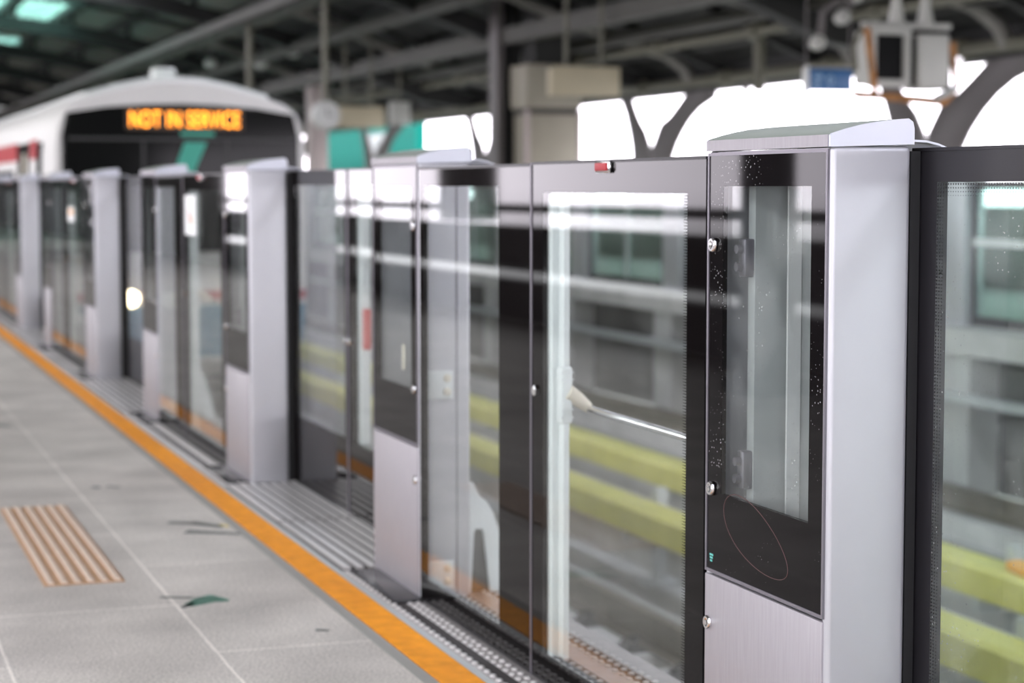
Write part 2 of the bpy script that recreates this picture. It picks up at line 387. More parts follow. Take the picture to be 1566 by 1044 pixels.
# ------------------------------------------------------------------ pedestal
def lock(parent, y, z, x=-.004):
    bm = B()
    add_lathe(bm, [(.0145, 0), (.0145, .004), (.0125, .007), (.0085, .007), (.0085, .004), (.0055, .004), (.0055, .008), (.003, .0085)], (x, y, z), (-1, 0, 0), 20)
    return obj('lock', bm, M['chrome'], parent, smooth=True)
def make_pedestal(mirror, detailed, loc, label):
    t = thing('screen_door_pedestal', label, 'pedestal', loc, group='aluminium pedestals of the platform screen doors')
    fy = (lambda y: W-y) if mirror else (lambda y: y)
    def Y(a, b):
        a, b = fy(a), fy(b); return (min(a, b), max(a, b))
    # shell: end plates with rounded front corners, back and top
    bm = B()
    for a, b in ((0, .022), (W-.022, W)):
        add_box(bm, .0, D, *Y(a, b), 0, 1.309, bev=.0105, seg=5)
    add_box(bm, D-.012, D-.001, .02, W-.02, .0, 1.3)
    add_box(bm, .012, D-.006, .02, W-.02, 1.296, 1.306); add_box(bm, .01, D-.006, .02, W-.02, .44, .46)
    add_box(bm, .012, D-.006, .02, W-.02, 0.002, .02)
    obj('shell', bm, M['alu'], t, smooth=True)
    # lower access panel
    bm = B(); add_box(bm, -.004, .006, *Y(.010, W-.008), .006, .4585, bev=.0025)
    lp = obj('lower_panel', bm, M['alu_panel'], t, smooth=True)
    lock(lp, fy(.487), .36); 
    # upper glazed door
    bm = B(); add_ring(bm, 'x', (*Y(.014, W-.014), .470, 1.298), (*Y(.070, .438), .628, 1.238), -.002, .008)
    ud = obj('upper_door', bm, M['frit_dirty' if detailed else 'frit'], t)
    bm = B(); add_box(bm, -.0018, .0078, *Y(.070, .438), .628, 1.238)
    obj('glass_pane', bm, M['ped_glass' if detailed else 'glass'], ud)
    bm = B(); add_ring(bm, 'x', (*Y(.008, W-.008), .464, 1.304), (*Y(.0142, W-.0142), .4702, 1.2978), -.004, .008)
    obj('door_trim', bm, M['trim'], ud)
    lock(ud, fy(.476), 1.122); lock(ud, fy(.477), .634)
    # inside
    bm = B(); add_box(bm, D-.020, D-.013, .024, W-.024, .462, 1.294)
    obj('inner_wall', bm, M['inner'], t)
    bm = B()
    for y in (.375, .245): add_box(bm, D-.05, D-.021, *Y(y, y+.006), .465, 1.29)
    obj('inner_divider', bm, M['strip'], t)
    bm = B(); add_box(bm, .05, D-.03, *Y(.40, .43), .465, 1.29)
    obj('inner_channel', bm, M['post_grey'], t)
    for z in (.64, 1.06):
        bm = B(); add_box(bm, .03, .055, *Y(.405, .435), z, z+.075, bev=.004); add_lathe(bm, [(.009, 0), (.009, .02)], (.018, fy(.42), z+.055), (1, 0, 0), 12); add_lathe(bm, [(.009, 0), (.009, .02)], (.018, fy(.42), z+.02), (1, 0, 0), 12)
        obj('hinge', bm, M['trim'], t, smooth=True)
    bm = B(); add_box(bm, .06, .064, *Y(.118, .150), .66, .74)
    obj('notice_card', bm, M['cream'], t)
    # cap
    prof = [(-.004, 1.307), (-.004, 1.327), (.0, 1.3305), (.03, 1.3395), (.06, 1.3465), (.09, 1.3515), (.13, 1.356), (D-.008, 1.358), (D+.001, 1.352), (D+.004, 1.34), (D+.004, 1.312)]
    bm = B(); add_prism(bm, prof, 'y', .006, W-.006)
    cap = obj('cap', bm, M['alu_cap'], t, smooth=True)
    bm = B(); add_box(bm, -.0055, -.0035, .006, W-.006, 1.3072, 1.3285); obj('cap_fascia', bm, M['alu_panel'], cap)
    for a in (-.0015, W-.0055):
        bm = B(); add_prism(bm, [(x, z) for x, z in prof], 'y', a, a+.007)
        obj('cap_end', bm, M['alu_end'], cap)
    lip = [(D+.004, 1.3205), (D+.03, 1.3195), (D+.055, 1.314), (D+.08, 1.3045), (D+.08, 1.3015), (D+.055, 1.310), (D+.03, 1.3155), (D+.004, 1.3165)]
    bm = B(); add_prism(bm, lip, 'y', .0, W)
    obj('rear_lip', bm, M['alu_end'], cap, smooth=True)
    # rubber seal behind the shell, facing the sliding door
    bm = B(); add_box(bm, D+.0005, D+.020, *Y(.004, .03), .01, 1.30)
    obj('rubber_seal', bm, M['rubber'], t)
    if mirror:
        for z in (.03, .605):
            bm = B(); add_box(bm, .02, .105, -.006, .0, z, z+.085, bev=.002)
            hb = obj('hinge_bracket', bm, M['white'], t, smooth=True)
            for dz in (.022, .062):
                bm = B(); add_lathe(bm, [(.012, 0), (.012, .004), (.008, .007)], (.085, -.006, z+dz), (0, -1, 0), 14)
                obj('bolt', bm, M['cream'], hb, smooth=True)
        bm = B(); add_box(bm, .115, .119, -.002, .0, .01, 1.29)
        obj('corner_bead', bm, M['trim'], t)
        pts = [(D, .02), (D, .345), (D+.02, .34), (D+.035, .305), (D+.06, .285), (D+.082, .25), (D+.098, .2), (D+.118, .12), (D+.142, .004), (D+.075, .004), (D+.054, .185), (D+.048, .2), (D+.025, .2), (D+.021, .19), (D+.012, .004), (D, .004)]
        bm = B(); add_prism(bm, pts, 'y', .03, .05)
        obj('foot_bracket', bm, M['white'], t)
        bm = B(); add_box(bm, D+.01, D+.075, .055, .13, .002, .19); obj('foot_block', bm, M['clip'], t)
    return t
pA = make_pedestal(False, True, (FX, ODD[0], 0), 'nearest aluminium pedestal with speckled dark glazed door and sloping cap')
ps = []
# brown scratch and teal print on the nearest pedestal only
ud = [c for c in pA.children if c.name.startswith('upper_door')][0]
bm = B()
pts = []
cy_, cz_ = .285, .565
for k in range(40):
    a = 2*PI*k/40
    u, v = .145*math.cos(a), .058*math.sin(a)*(1+.15*math.cos(a))
    ca, sa = math.cos(.32), math.sin(.32)
    pts.append((-.0022, cy_ + u*ca - v*sa, cz_ + (u*sa + v*ca)*.95))
add_tube(bm, pts, .0007, 5, closed=True)
obj('scratch_ring', bm, M['brown_scratch'], ud)
bm = B()
for k, (a, b) in enumerate(((.488, .472), (.487, .474), (.486, .476))): add_box(bm, -.0024, -.002, b, a, .497-k*.006, .501-k*.006)
obj('maker_mark', bm, M['teal_print'], ud)

odd_names = [None, 'third aluminium pedestal from the camera, at the far side of the closed doors', 'fifth aluminium pedestal from the camera, just left of the train headlight',
             'seventh aluminium pedestal from the camera, near the left edge', 'ninth aluminium pedestal from the camera, past the left edge', 'eleventh aluminium pedestal from the camera, deep in the row']
pO = make_pedestal(False, False, (FX, ODD[1], 0), odd_names[1])
for i in (2, 3, 4): dup(pO, (FX, ODD[i], 0), odd_names[i])
pE = make_pedestal(True, False, (FX, EVEN[0], 0), 'second aluminium pedestal from the camera, with white bracketed end behind glass')
even_names = [None, 'fourth aluminium pedestal from the camera, right of the train headlight', 'sixth aluminium pedestal from the camera, thin and blurred', 'eighth aluminium pedestal from the camera, past the left edge']
for i in (1, 2, 3): dup(pE, (FX, EVEN[i], 0), even_names[i])

# ------------------------------------------------------------------ glass panels between pedestals
GT = .012
def dots(bm, y0, y1, z, rows, dz, x, step=.0062, vertical=False):
    for r in range(rows):
        s = .0030*(1-.2*r)
        a = y0
        while a < y1:
            if vertical: add_box(bm, x, x+.0004, z+r*dz-s/2, z+r*dz+s/2, a-s/2, a+s/2)
            else: add_box(bm, x, x+.0004, a-s/2, a+s/2, z+r*dz-s/2, z+r*dz+s/2)
            a += step
def make_leafA(loc, label, near):
    """emergency door: local y from 0 (near pedestal) to 1.042"""
    t = thing('emergency_door', label, 'emergency door', loc, group='glass emergency doors with push bars')
    L = 1.038
    bm = B(); add_ring(bm, 'x', (0.004, L-.006, .012, 1.292), (.094, .954, .072, 1.2235), 0, GT)
    fr = obj('black_border', bm, M['frit'], t)
    bm = B(); add_box(bm, .0002, GT-.0002, .094, .954, .072, 1.2235); obj('glass_pane', bm, M['glass'], t)
    if near:
        bm = B()
        dots(bm, .078, 1.2235, .097, 3, .006, -.0003, vertical=True)
        obj('dot_pattern', bm, M['frit'], fr)
    bm = B(); add_box(bm, -.0025, GT+.003, L-.0065, L+.0005, .003, 1.297); obj('edge_trim', bm, M['trim'], t)
    bm = B(); add_box(bm, -.002, GT+.002, .002, L, 1.292, 1.299); obj('rail', bm, M['matte_black'], t); bm = B(); add_box(bm, 0, GT+.002, .002, L, .003, .012); obj('rail', bm, M['matte_black'], t)
    bm = B(); add_box(bm, GT+.003, GT+.0205, .928, .99, .072, 1.2235, bev=.002); add_box(bm, GT+.02, GT+.036, .892, .985, .072, 1.2235, bev=.002)
    st = obj('stile', bm, M['white'], t, smooth=True)
    bm = B(); add_box(bm, GT+.0022, GT+.0029, 0.932, .972, 1.128, 1.176); obj('white_sticker', bm, M['sign_white'], st)
    # push bar
    bm = B()
    add_box(bm, GT+.012, GT+.044, .888, .9275, .655, .80, bev=.010, seg=3)
    for k, z in enumerate((.672, .69, .765, .782)): add_box(bm, GT+.0115, GT+.045, .8872, .9273, z, z+.003)
    pm = obj('bar_mount', bm, M['white'], t, smooth=True)
    bm = B(); add_tube(bm, [(GT+.03, .898, .737), (GT+.065, .91, .714), (GT+.096, .922, .692)], .016, 12, rads=[.021, .019, .014]); obj('lever_arm', bm, M['cream'], pm, smooth=True)
    bm = B(); add_tube(bm, [(GT+.095, .925, .690), (GT+.095, .30, .687), (GT+.095, .05, .687)], .0095, 12)
    obj('push_bar', bm, M['chrome'], t, smooth=True)
    bm = B(); add_box(bm, GT+.0002, GT+.09, .02, .06, .66, .72, bev=.006); obj('bar_mount', bm, M['white'], t, smooth=True)
    # hexagonal lock
    bm = B(); add_lathe(bm, [(.015, 0), (.015, .006), (.010, .009)], (0, 1.003, .731), (-1, 0, 0), 6)
    lk = obj('hex_lock', bm, M['chrome'], t)
    # red lamp
    bm = B(); add_box(bm, -.009, 0, .502, .59, 1.268, 1.296, bev=.006, seg=3); lm = obj('lamp_bezel', bm, M['chrome'], t, smooth=True)
    bm = B(); add_box(bm, -.013, -.008, .512, .58, 1.273, 1.291, bev=.002); obj('red_lamp', bm, M['red_lens'], lm, smooth=True)
    return t
def make_leafB(loc, label):
    t = thing('glass_panel', label, 'glass panel', loc, group='plain glass panels beside the emergency doors')
    L = .975   # from the emergency door edge to the far pedestal
    bm = B(); add_ring(bm, 'x', (.004, L-.004, .012, 1.288), (.245, .925, .072, 1.239), 0, GT); obj('black_border', bm, M['frit'], t)
    bm = B(); add_box(bm, .0002, GT-.0002, .245, .925, .072, 1.239); obj('glass_pane', bm, M['glass'], t)
    bm = B(); add_box(bm, -.002, GT+.002, 0, L, 1.288, 1.296); obj('rail', bm, M['matte_black'], t); bm = B(); add_box(bm, 0, GT+.002, 0, L, .003, .012); obj('rail', bm, M['matte_black'], t)
    return t
a0 = make_leafA((FX, ODD[0]+W+.004, 0), 'nearest glass emergency door with push bar and red lamp on its top edge', True)
b0 = make_leafB((FX, 4.692, 0), 'nearest plain glass panel with wide black edge, left of the emergency door')
a1 = make_leafA((FX, ODD[1]+W+.004, 0), 'second glass emergency door from the camera, left of the third pedestal', False)
b1 = dup(b0, (FX, ODD[1]+W+1.047, 0), 'second plain glass panel from the camera, beside the fourth pedestal')
for i, n in ((2, 'third'), (3, 'fourth')):
    dup(a1, (FX, ODD[i]+W+.004, 0), '%s glass emergency door from the camera, blurred at the left' % n)
    dup(b0, (FX, ODD[i]+W+1.047, 0), '%s plain glass panel from the camera, blurred at the left' % n)
# notice on the second glass pair
t = thing('notice_sticker', 'white notice with red and yellow mark stuck on the second emergency door', 'sticker', (FX-.001, 9.33, 1.01))
box('paper', (-.0008, 0, 0, .28, 0, .19), M['sign_white'], t)
bm = B(); add_prism(bm, [(.10, .06), (.14, .11), (.18, .13), (.15, .05)], 'x', -.0014, -.0008); obj('red_print', bm, M['red'], t)
bm = B(); add_prism(bm, [(.09, .045), (.13, .05), (.12, .09), (.10, .10)], 'x', -.0014, -.0008); obj('yellow_print', bm, M['stain_yellow'], t)
t = thing('notice_sticker', 'white notice with orange and blue mark stuck on the third emergency door', 'sticker', (FX-.001, 14.0, 1.0))
box('paper', (-.0008, 0, 0, .30, .0, .10), M['sign_white'], t)
box('orange_print', (-.0014, -.0008, .05, .24, .05, .085), M['amber'], t)

# ------------------------------------------------------------------ sliding doors
def make_slide(loc, label, flip, near=False, stile=False, L=1.005, y_in=.922):
    """leaf: local y 0 = meeting edge, +y towards the far pedestal (flip: mirrored)"""
    t = thing('sliding_door', label, 'sliding door', loc, group='sliding leaves of the platform screen doors')
    f = (lambda a, b: (-b, -a)) if flip else (lambda a, b: (a, b))
    TH = .022
    bm = B(); add_ring(bm, 'x', (*f(.006, L), .012, 1.300), (*f(.05, y_in), .285, 1.2452), 0, TH)
    fr = obj('black_border', bm, M['matte_black' if near else 'frit'], t)
    bm = B(); add_box(bm, .0003, TH-.0003, *f(.05, y_in), .285, 1.2452); obj('glass_pane', bm, M['glass_dirty' if near else 'glass'], t)
    bm = B(); add_box(bm, -.003, TH+.003, *f(.0005, .006), .012, 1.302); obj('edge_trim', bm, M['trim'], t)
    bm = B(); add_box(bm, -.002, TH+.002, *f(.006, L), 1.300, 1.306); obj('rail', bm, M['matte_black'], t)
    bm = B(); add_lathe(bm, [(.015, 0), (.015, .006), (.010, .009)], (0, f(.028, .028)[0], .665), (-1, 0, 0), 6); obj('hex_lock', bm, M['chrome'], t)
    if near:
        bm = B()
        dots(bm, .29, 1.243, y_in-.004, 3, -.0085, -.0003, vertical=True)
        dots(bm, .06, y_in-.004, 1.2415, 4, -.0066, -.0003, step=.008)
        obj('dot_pattern', bm, M['matte_black'], fr)
    if stile:
        bm = B(); add_box(bm, TH+.003, TH+.035, *f(.03, .105), .285, 1.2452, bev=.003); obj('stile', bm, M['white'], t, smooth=True)
        bm = B(); add_box(bm, TH+.004, TH+.03, *f(.1055, .14), .64, .79, bev=.003); obj('red_handle', bm, M['red'], t, smooth=True)
    return t
DX = FX+.183
make_slide((DX, 2.16, 0), 'nearest black framed sliding door with dirty glass at the right edge', False, True)
s1 = make_slide((DX, 7.215, 0), 'far leaf of the second pair of closed sliding doors from the camera', False, L=.945, y_in=.865)
s2 = make_slide((DX, 7.210, 0), 'near leaf of the second pair of closed sliding doors, with red handle behind', True, stile=True, L=1.06, y_in=.975)
for i, n in ((1, 'third'), (2, 'fourth'), (3, 'fifth')):
    c = (EVEN[i]+W+ODD[i+1])/2 + .06
    dup(s1, (DX, c, 0), 'far leaf of the %s pair of sliding doors from the camera' % n)
    dup(s2, (DX, c-.004, 0), 'near leaf of the %s pair of sliding doors from the camera' % n)

# ------------------------------------------------------------------ track bed, rails, third rails
ZB = -1.45
struct(boxes('floor_trackbed', [(2.0, 9.7, -46, 95, ZB-.2, ZB)], M['conc']))
def rail(x, label):
    bm = B()
    p = [(-.075, ZB+.17), (.075, ZB+.17), (.075, ZB+.185), (.012, ZB+.20), (.012, -1.145), (.036, -1.13), (.036, -1.10), (-.036, -1.10), (-.036, -1.13), (-.012, -1.145), (-.012, ZB+.20), (-.075, ZB+.185)]
    add_prism(bm, [(x+a, b) for a, b in p], 'y', -46, 95)
    tag(obj('running_rail', bm, M['rail']), label, 'rail', 'running rails')
for x, l in ((2.87, 'running rail under the near platform edge'), (4.30, 'running rail of the near track, beside the near yellow third rail cover'),
             (6.98, 'running rail of the far track, beside the far yellow third rail cover'), (8.42, 'running rail below the opposite platform')):
    rail(x, l)
for x, l in ((2.87, 'pale concrete plinth carrying the rail under the near platform edge'), (4.30, 'pale concrete plinth carrying the near track rail beside the third rail'),
             (6.98, 'pale concrete plinth carrying the far track rail beside the third rail'), (8.42, 'pale concrete plinth below the opposite platform')):
    if x in (2.87, 8.42):
        tag(boxes('track_plinth', [(x-.22, x+.22, -46, 95, ZB, ZB+.155)], M['conc_light']), l, 'plinth')
    else:
        tag(boxes('track_plinth', [(x-.24, x+.24, -46, 9.5, ZB, ZB+.155)], M['conc_light']), 'long pale concrete plinth run nearest the camera under the %s track rail' % ('near' if x < 5 else 'far'), 'plinth', 'concrete rail plinths')
        for k in range(10):
            o = boxes('track_plinth', [(-.24, .24, 0, 4.2, 0, .155)], M['conc_light'], bev=.01) if k+x == 4.30 else o.copy()
            if k+x != 4.30: C.objects.link(o)
            o.location = (x, 9.8+k*4.6, ZB)
            tag(o, '%s short pale concrete plinth block from the camera under the %s track rail' % (ORD[k], 'near' if x < 5 else 'far'), 'plinth', 'concrete rail plinths')
clip0 = None
k = 0
for x, side in ((4.30, 'near'), (6.98, 'far')):
    y = 8.6
    while y < 24:
        l = '%s dark rail clip from the camera on the %s track' % (ORD[int(round((y-8.6)/.68))], side)
        if clip0 is None:
            clip0 = thing('rail_clip', l, 'rail clip', (x, y, ZB+.155), group='rail clips on the plinths')
            box('base_plate', (-.19, .19, -.09, .09, 0, .018), M['clip'], clip0, bev=.004)
            for s in (-1, 1):
                bm = B(); add_tube(bm, [(s*.16, -.05, .03), (s*.11, -.05, .055), (s*.085, 0, .06), (s*.11, .05, .055), (s*.16, .05, .03)], .014, 8); obj('spring', bm, M['clip'], clip0, smooth=True)
        else: dup(clip0, (x, y, ZB+.155), l)
        y += .68
def third_rail(x, label, lab2):
    t = thing('third_rail_cover', label, 'third rail cover', (x, 0, 0), group='yellow third rail covers')
    bm = B()
    p = [(-.12, -1.06), (-.12, -.90), (-.09, -.875), (.09, -.875), (.12, -.90), (.12, -1.06), (.10, -1.06), (.10, -.91), (-.10, -.91), (-.10, -1.06)]
    add_prism(bm, p, 'y', -46, 95); obj('cover', bm, M['yellow'], t)
    bm = B(); add_box(bm, -.05, .05, -46, 95, -1.06, -.96); obj('conductor', bm, M['rail'], t)
    return t
third_rail(5.20, 'lower of the two yellow third rail covers, along the near track', '')
third_rail(6.22, 'upper of the two yellow third rail covers, along the far track', '')
br0 = None
for x, nm, y0 in ((5.20, 'near', 7.95), (6.22, 'far', 9.6)):
    for k in range(6):
        y = y0 + k*4.35
        l = '%s grey post from the camera under the %s yellow third rail cover' % (ORD[k], nm)
        if br0 is None:
            br0 = thing('third_rail_bracket', l, 'bracket', (x, y, ZB), group='grey third rail posts')
            box('post', (.125, .205, -.045, .045, 0, .66), M['post_grey'], br0, bev=.006)
            box('arm', (-.1, .13, -.04, .04, .30, .385), M['post_grey'], br0, bev=.004)
            box('foot', (.03, .30, -.11, .11, 0, .03), M['post_grey'], br0, bev=.004)
        else: dup(br0, (x, y, ZB), l)
# amber piece lying on the far cover
bm = B(); add_prism(bm, [(6.15, 8.95), (6.34, 9.0), (6.36, 9.25), (6.29, 9.45), (6.2, 9.42), (6.14, 9.2)], 'z', -.8745, -.83)
tag(obj('rail_marker', bm, M['amber'], bevel=.01), 'amber plastic piece lying on the far yellow third rail cover', 'marker')
# cable trough between tracks
tag(box('cable_trough', (5.48, 5.92, -46, 95, ZB, ZB+.34), M['conc_light'], bev=.02), 'long grey concrete cable trough between the two yellow covers', 'cable trough')

# ------------------------------------------------------------------ opposite platform
OX = 9.4
struct(boxes('floor_opposite', [(OX, 14.2, -46, 95, -.22, 0)], M['conc_light']))
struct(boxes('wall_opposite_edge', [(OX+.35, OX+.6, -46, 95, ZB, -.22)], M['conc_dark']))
tag(boxes('cable_tray', [(OX-.12, OX+.035, -46, 95, -.62, -.55)], M['post_grey']), 'long grey cable tray under the opposite platform edge', 'cable tray')
pc0 = None
for k in range(14):
    y = 15.2+k*3.2; l = '%s concrete pier from the camera under the opposite platform' % ORD[k]
    if pc0 is None:
        pc0 = box('platform_pier', (-.15, .15, -.25, .25, 0, 1.225), M['conc'])
        tag(pc0, l, 'pier', 'piers under the opposite platform'); pc0.location = (OX+.19, y, ZB)
    else:
        c = pc0.copy(); C.objects.link(c); c.location = (OX+.19, y, ZB); c['label'] = l
og = op = None
for k in range(12):
    y = 12.3+k*3.1
    l = '%s pale pedestal from the camera on the opposite platform edge' % ORD[k-1 if k else 0]
    l2 = '%s green tinted glass panel from the camera on the opposite platform edge' % ORD[k]
    if k == 1:
        op = thing('opposite_pedestal', l, 'pedestal', (OX+.25, y, 0), group='pedestals of the opposite platform screen doors')
        box('shell', (0, .2, 0, .5, 0, 1.3), M['alu'], op, bev=.008)
        bm = B(); add_prism(bm, [(-.01, 1.302), (-.01, 1.34), (.1, 1.36), (.21, 1.33), (.21, 1.302)], 'y', -.005, .505); obj('cap', bm, M['alu_cap'], op)
    elif k > 1: dup(op, (OX+.25, y, 0), l)
    if og is None:
        og = thing('opposite_glass_panel', l2, 'glass panel', (OX+.33, y+.5, 0), group='glass of the opposite platform screen doors')
        bm = B(); add_ring(bm, 'x', (.004, 2.596, .01, 1.30), (.06, 2.54, .10, 1.22), 0, .02); obj('border', bm, M['matte_black'], og)
        box('glass_pane', (.002, .018, .06, 2.54, .10, 1.22), M['opp_glass'], og)
        box('mullion', (-.01, .03, 1.26, 1.34, .10, 1.22), M['post_grey'], og)
        box('handrail', (-.03, -.005, .06, 2.54, .72, .79), M['white'], og)
    else:
        dup(og, (OX+.33, y+.5, 0), l2)

# right-hand parapet and eave
struct(boxes('wall_back_added', [(-3.2, 14.4, -46.3, -46, -1.6, 6.2)], M['conc_dark']))  # this and the far end wall are added to shut out bright sky
struct(boxes('wall_far_added', [(-3.2, 14.4, 95, 95.3, -1.6, 6.2)], M['conc_dark']))
struct(boxes('wall_right', [(14.0, 14.25, -46, 95, -.22, 1.0)], M['conc']))
VY = [23.35 + 9.25*k for k in range(8)]
def strut_bm():
    bm = B()
    near = [(-.44, .90, .46), (-.43, 1.5, .46), (-.45, 1.82, .45), (-.62, 2.04, .40), (-.92, 2.22, .30), (-1.22, 2.42, .26), (-1.56, 2.62, .25), (-1.95, 2.80, .26), (-2.5, 2.98, .30)]
    far = [(.44, .90, .46), (.43, 1.5, .46), (.46, 1.82, .43), (.58, 2.04, .36), (.74, 2.24, .28), (.90, 2.46, .24), (1.05, 2.68, .22), (1.20, 2.86, .22), (1.32, 3.0, .22)]
    for p in (near, far): add_tube(bm, [(0, a, z) for a, z, r in p], .3, 14, rads=[r for a, z, r in p])
    for v in bm.verts: v.co.x *= .24
    return bm
v0 = None
for k, y in enumerate(VY):
    l = 'grey forked roof strut standing on the right parapet, %s from the camera' % ORD[max(0, k)]
    if v0 is None:
        v0 = obj('roof_strut', strut_bm(), M['strut'], smooth=True); tag(v0, l, 'strut', 'forked roof struts of the right wall'); v0.location = (14.03, y, 0)
    else:
        c = v0.copy(); C.objects.link(c); c.location = (14.03, y, 0); c['label'] = l
tag(boxes('eave_beam', [(13.9, 14.35, -46, 95, 2.84, 3.25)], M['roof_dark']), 'dark eave beam above the bright openings of the right wall', 'beam')

# left-hand side behind the camera's platform: rails and struts seen mirrored in the glass
struct(boxes('wall_left', [(-3.0, -2.8, -46, 95, -.22, .37), (-2.95, -2.85, -46, 95, .46, .88), (-2.95, -2.87, -46, 95, 1.0, 1.08)], M['conc_dark']))
for k in range(7):
    l = 'grey forked roof strut standing on the left parapet, %s from the camera' % ORD[k]
    c = v0.copy(); C.objects.link(c); c.location = (-2.95, 1.0+9.25*k, 0); c['label'] = l; c['group'] = 'forked roof struts of the left wall'
tag(boxes('eave_beam', [(-3.2, -2.75, -46, 95, 2.15, 3.4)], M['roof_dark']), 'dark unseen eave beam above the left wall, set low to cut daylight', 'beam')  # unseen beam, lowered to cut daylight on the pedestal fronts
struct(boxes('wall_left_added_block', [(-2.72, -2.62, 31, 43, 0, 2.9), (-2.72, -2.62, 47, 90, 0, 2.9)], M['added_block_wall']))  # unseen walls added to darken the reflections in the far glass panels
t = thing('platform_column', 'dark square column on the near platform, mirrored in the nearest pedestal glass', 'column', (-2.0, 10.75, 0))
box('shaft', (-.13, .13, -.13, .13, 0.02, zr(-2.0)-.95), M['roof_dark'], t, bev=.02); box('foot', (-.2, .2, -.2, .2, 0, .1), M['conc_dark'], t, bev=.01)

# ------------------------------------------------------------------ roof
xs = [-3.6+1.4*k for k in range(14)]     # -3.6 .. 14.6
ys = [-14+3.0833*k for k in range(-10, 36)]
HOLE = {(6, j) for j in range(4, 33)} | {(5, j) for j in range(29, 33)} | {(6, 35), (5, 36)} | {(i, j) for i in (2, 3) for j in range(2, 15)}  # platform panes behind the camera are unseen, added to brighten floor and end faces
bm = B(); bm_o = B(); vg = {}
def gv(q, i, j):
    k = (q is bm, i, j)
    if k not in vg: vg[k] = q.verts.new((xs[i], ys[j], zr(xs[i])))
    return vg[k]
for i in range(len(xs)-1):
    for j in range(len(ys)-1):
        if (i, j) in HOLE: continue
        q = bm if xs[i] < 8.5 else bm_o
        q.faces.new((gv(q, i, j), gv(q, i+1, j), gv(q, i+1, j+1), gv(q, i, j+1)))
for nm, q, mm in (('ceiling', bm, M['roof']), ('ceiling_outer', bm_o, M['roof_outer_shade'])):
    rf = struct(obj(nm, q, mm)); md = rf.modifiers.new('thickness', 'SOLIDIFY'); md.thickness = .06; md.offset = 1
for n, (i, j) in enumerate(sorted(HOLE)):
    bm = B(); w = .35
    add_prism(bm, [(xs[i]+.02, zr(xs[i])), (xs[i+1]-.02, zr(xs[i+1])), (xs[i+1]-.02, zr(xs[i+1])+.02), (xs[i]+.02, zr(xs[i])+.02)], 'y', ys[j]+.02, ys[j+1]-.02)
    struct(obj('window_%d' % (n+1), bm, M['skylight' if (i in (5, 6) and j > 28) else 'skylight_unseen']))  # panes with i 2 and 3 are unseen, added for light
def arc_bm(y0, y1, dz0, dz1, x0=-2.7, x1=13.9, n=24):
    bm = B()
    P = [x0+(x1-x0)*k/n for k in range(n+1)]
    pts = [(x, zr(x)-min(dz0, .08+abs(x1-x)*.2)) for x in P] + [(x, max(zr(x)-dz1, 3.0)) for x in P[::-1]]
    add_prism(bm, pts, 'y', y0, y1)
    return bm
def rib_bm():
    bm = arc_bm(-.2, .2, .47, .80)
    for x in xs[1:-1]: add_box(bm, x-.06, x+.06, -.06, .06, max(zr(x)-.6, 2.95), zr(x)-.19)
    return bm
r0 = None
for k, y in enumerate(VY):
    l = 'dark arched roof rib across the station, %s from the camera' % ORD[k]
    if r0 is None:
        r0 = obj('roof_rib', rib_bm(), M['roof_dark']); tag(r0, l, 'roof rib', 'main arched roof ribs'); r0.location = (0, y, 0)
    else:
        c = r0.copy(); C.objects.link(c); c.location = (0, y, 0); c['label'] = l
r1 = None
for k in range(36):
    y = ys[k+10]
    if y < 12 or min(abs(y-v) for v in VY) < .6: continue
    l = 'slim dark cross purlin under the roof deck, about %d metres along the station' % round(y)
    if r1 is None:
        r1 = obj('cross_purlin', arc_bm(-.06, .06, .205, .33), M['roof_dark']); tag(r1, l, 'purlin', 'cross purlins'); r1.location = (0, y, 0)
    else:
        c = r1.copy(); C.objects.link(c); c.location = (0, y, 0); c['label'] = l
for k, x in enumerate(xs[1:-1]):
    tag(boxes('long_purlin', [(x-.14, x+.14, -46, 94, zr(x)-.20, zr(x)-.02)], M['roof_dark']), 'dark lengthwise roof purlin, %s from the left eave' % ORD[k], 'purlin', 'lengthwise purlins')

# lengthwise beams, trays and pipes under the roof
def beam(name, dims, m, label, cat): tag(boxes(name, dims, m), label, cat)
beam('cable_tray', [(7.35, 7.40, -46, 95, 4.2, 4.42), (7.75, 7.80, -46, 95, 4.2, 4.42), (7.35, 7.8, -46, 95, 4.2, 4.23)], M['beam'], 'long hung cable tray above the tracks carrying the clock pole', 'cable tray')
beam('roof_beam', [(10.9, 11.15, -46, 95, 3.62, 3.88)], M['beam'], 'olive lengthwise roof beam above the beige hung signs', 'beam')
beam('roof_beam', [(12.1, 12.3, -46, 95, 3.52, 3.70)], M['beam'], 'olive lengthwise roof beam nearer the right eave', 'beam')
beam('roof_beam', [(9.6, 9.9, -46, 95, 4.12, 4.30)], M['beam'], 'lengthwise roof beam above the opposite platform edge', 'beam')
def pipe(x, z, r, m, label, bumps=None):
    t = thing('pipe', label, 'pipe', (x, 0, z))
    P_, Q_ = [], []
    y = -46
    while y < 94:
        for d, f in ((0, 1), (.01, 1.6), (.26, 1.6), (.27, 1)): P_.append((0, y+d, 0)); Q_.append(r*f)
        y += 3.4
    bm = B(); add_tube(bm, P_, r, 12, rads=Q_); obj('tube', bm, m, t)
pipe(13.74, 2.97, .085, M['pipe'], 'olive pipe with couplings running along the right eave')
pipe(12.55, 3.42, .07, M['pipe'], 'olive pipe under the roof, second from the right eave')
pipe(8.6, 4.55, .06, M['pipe'], 'thin olive pipe high above the far track')
a0_ = None
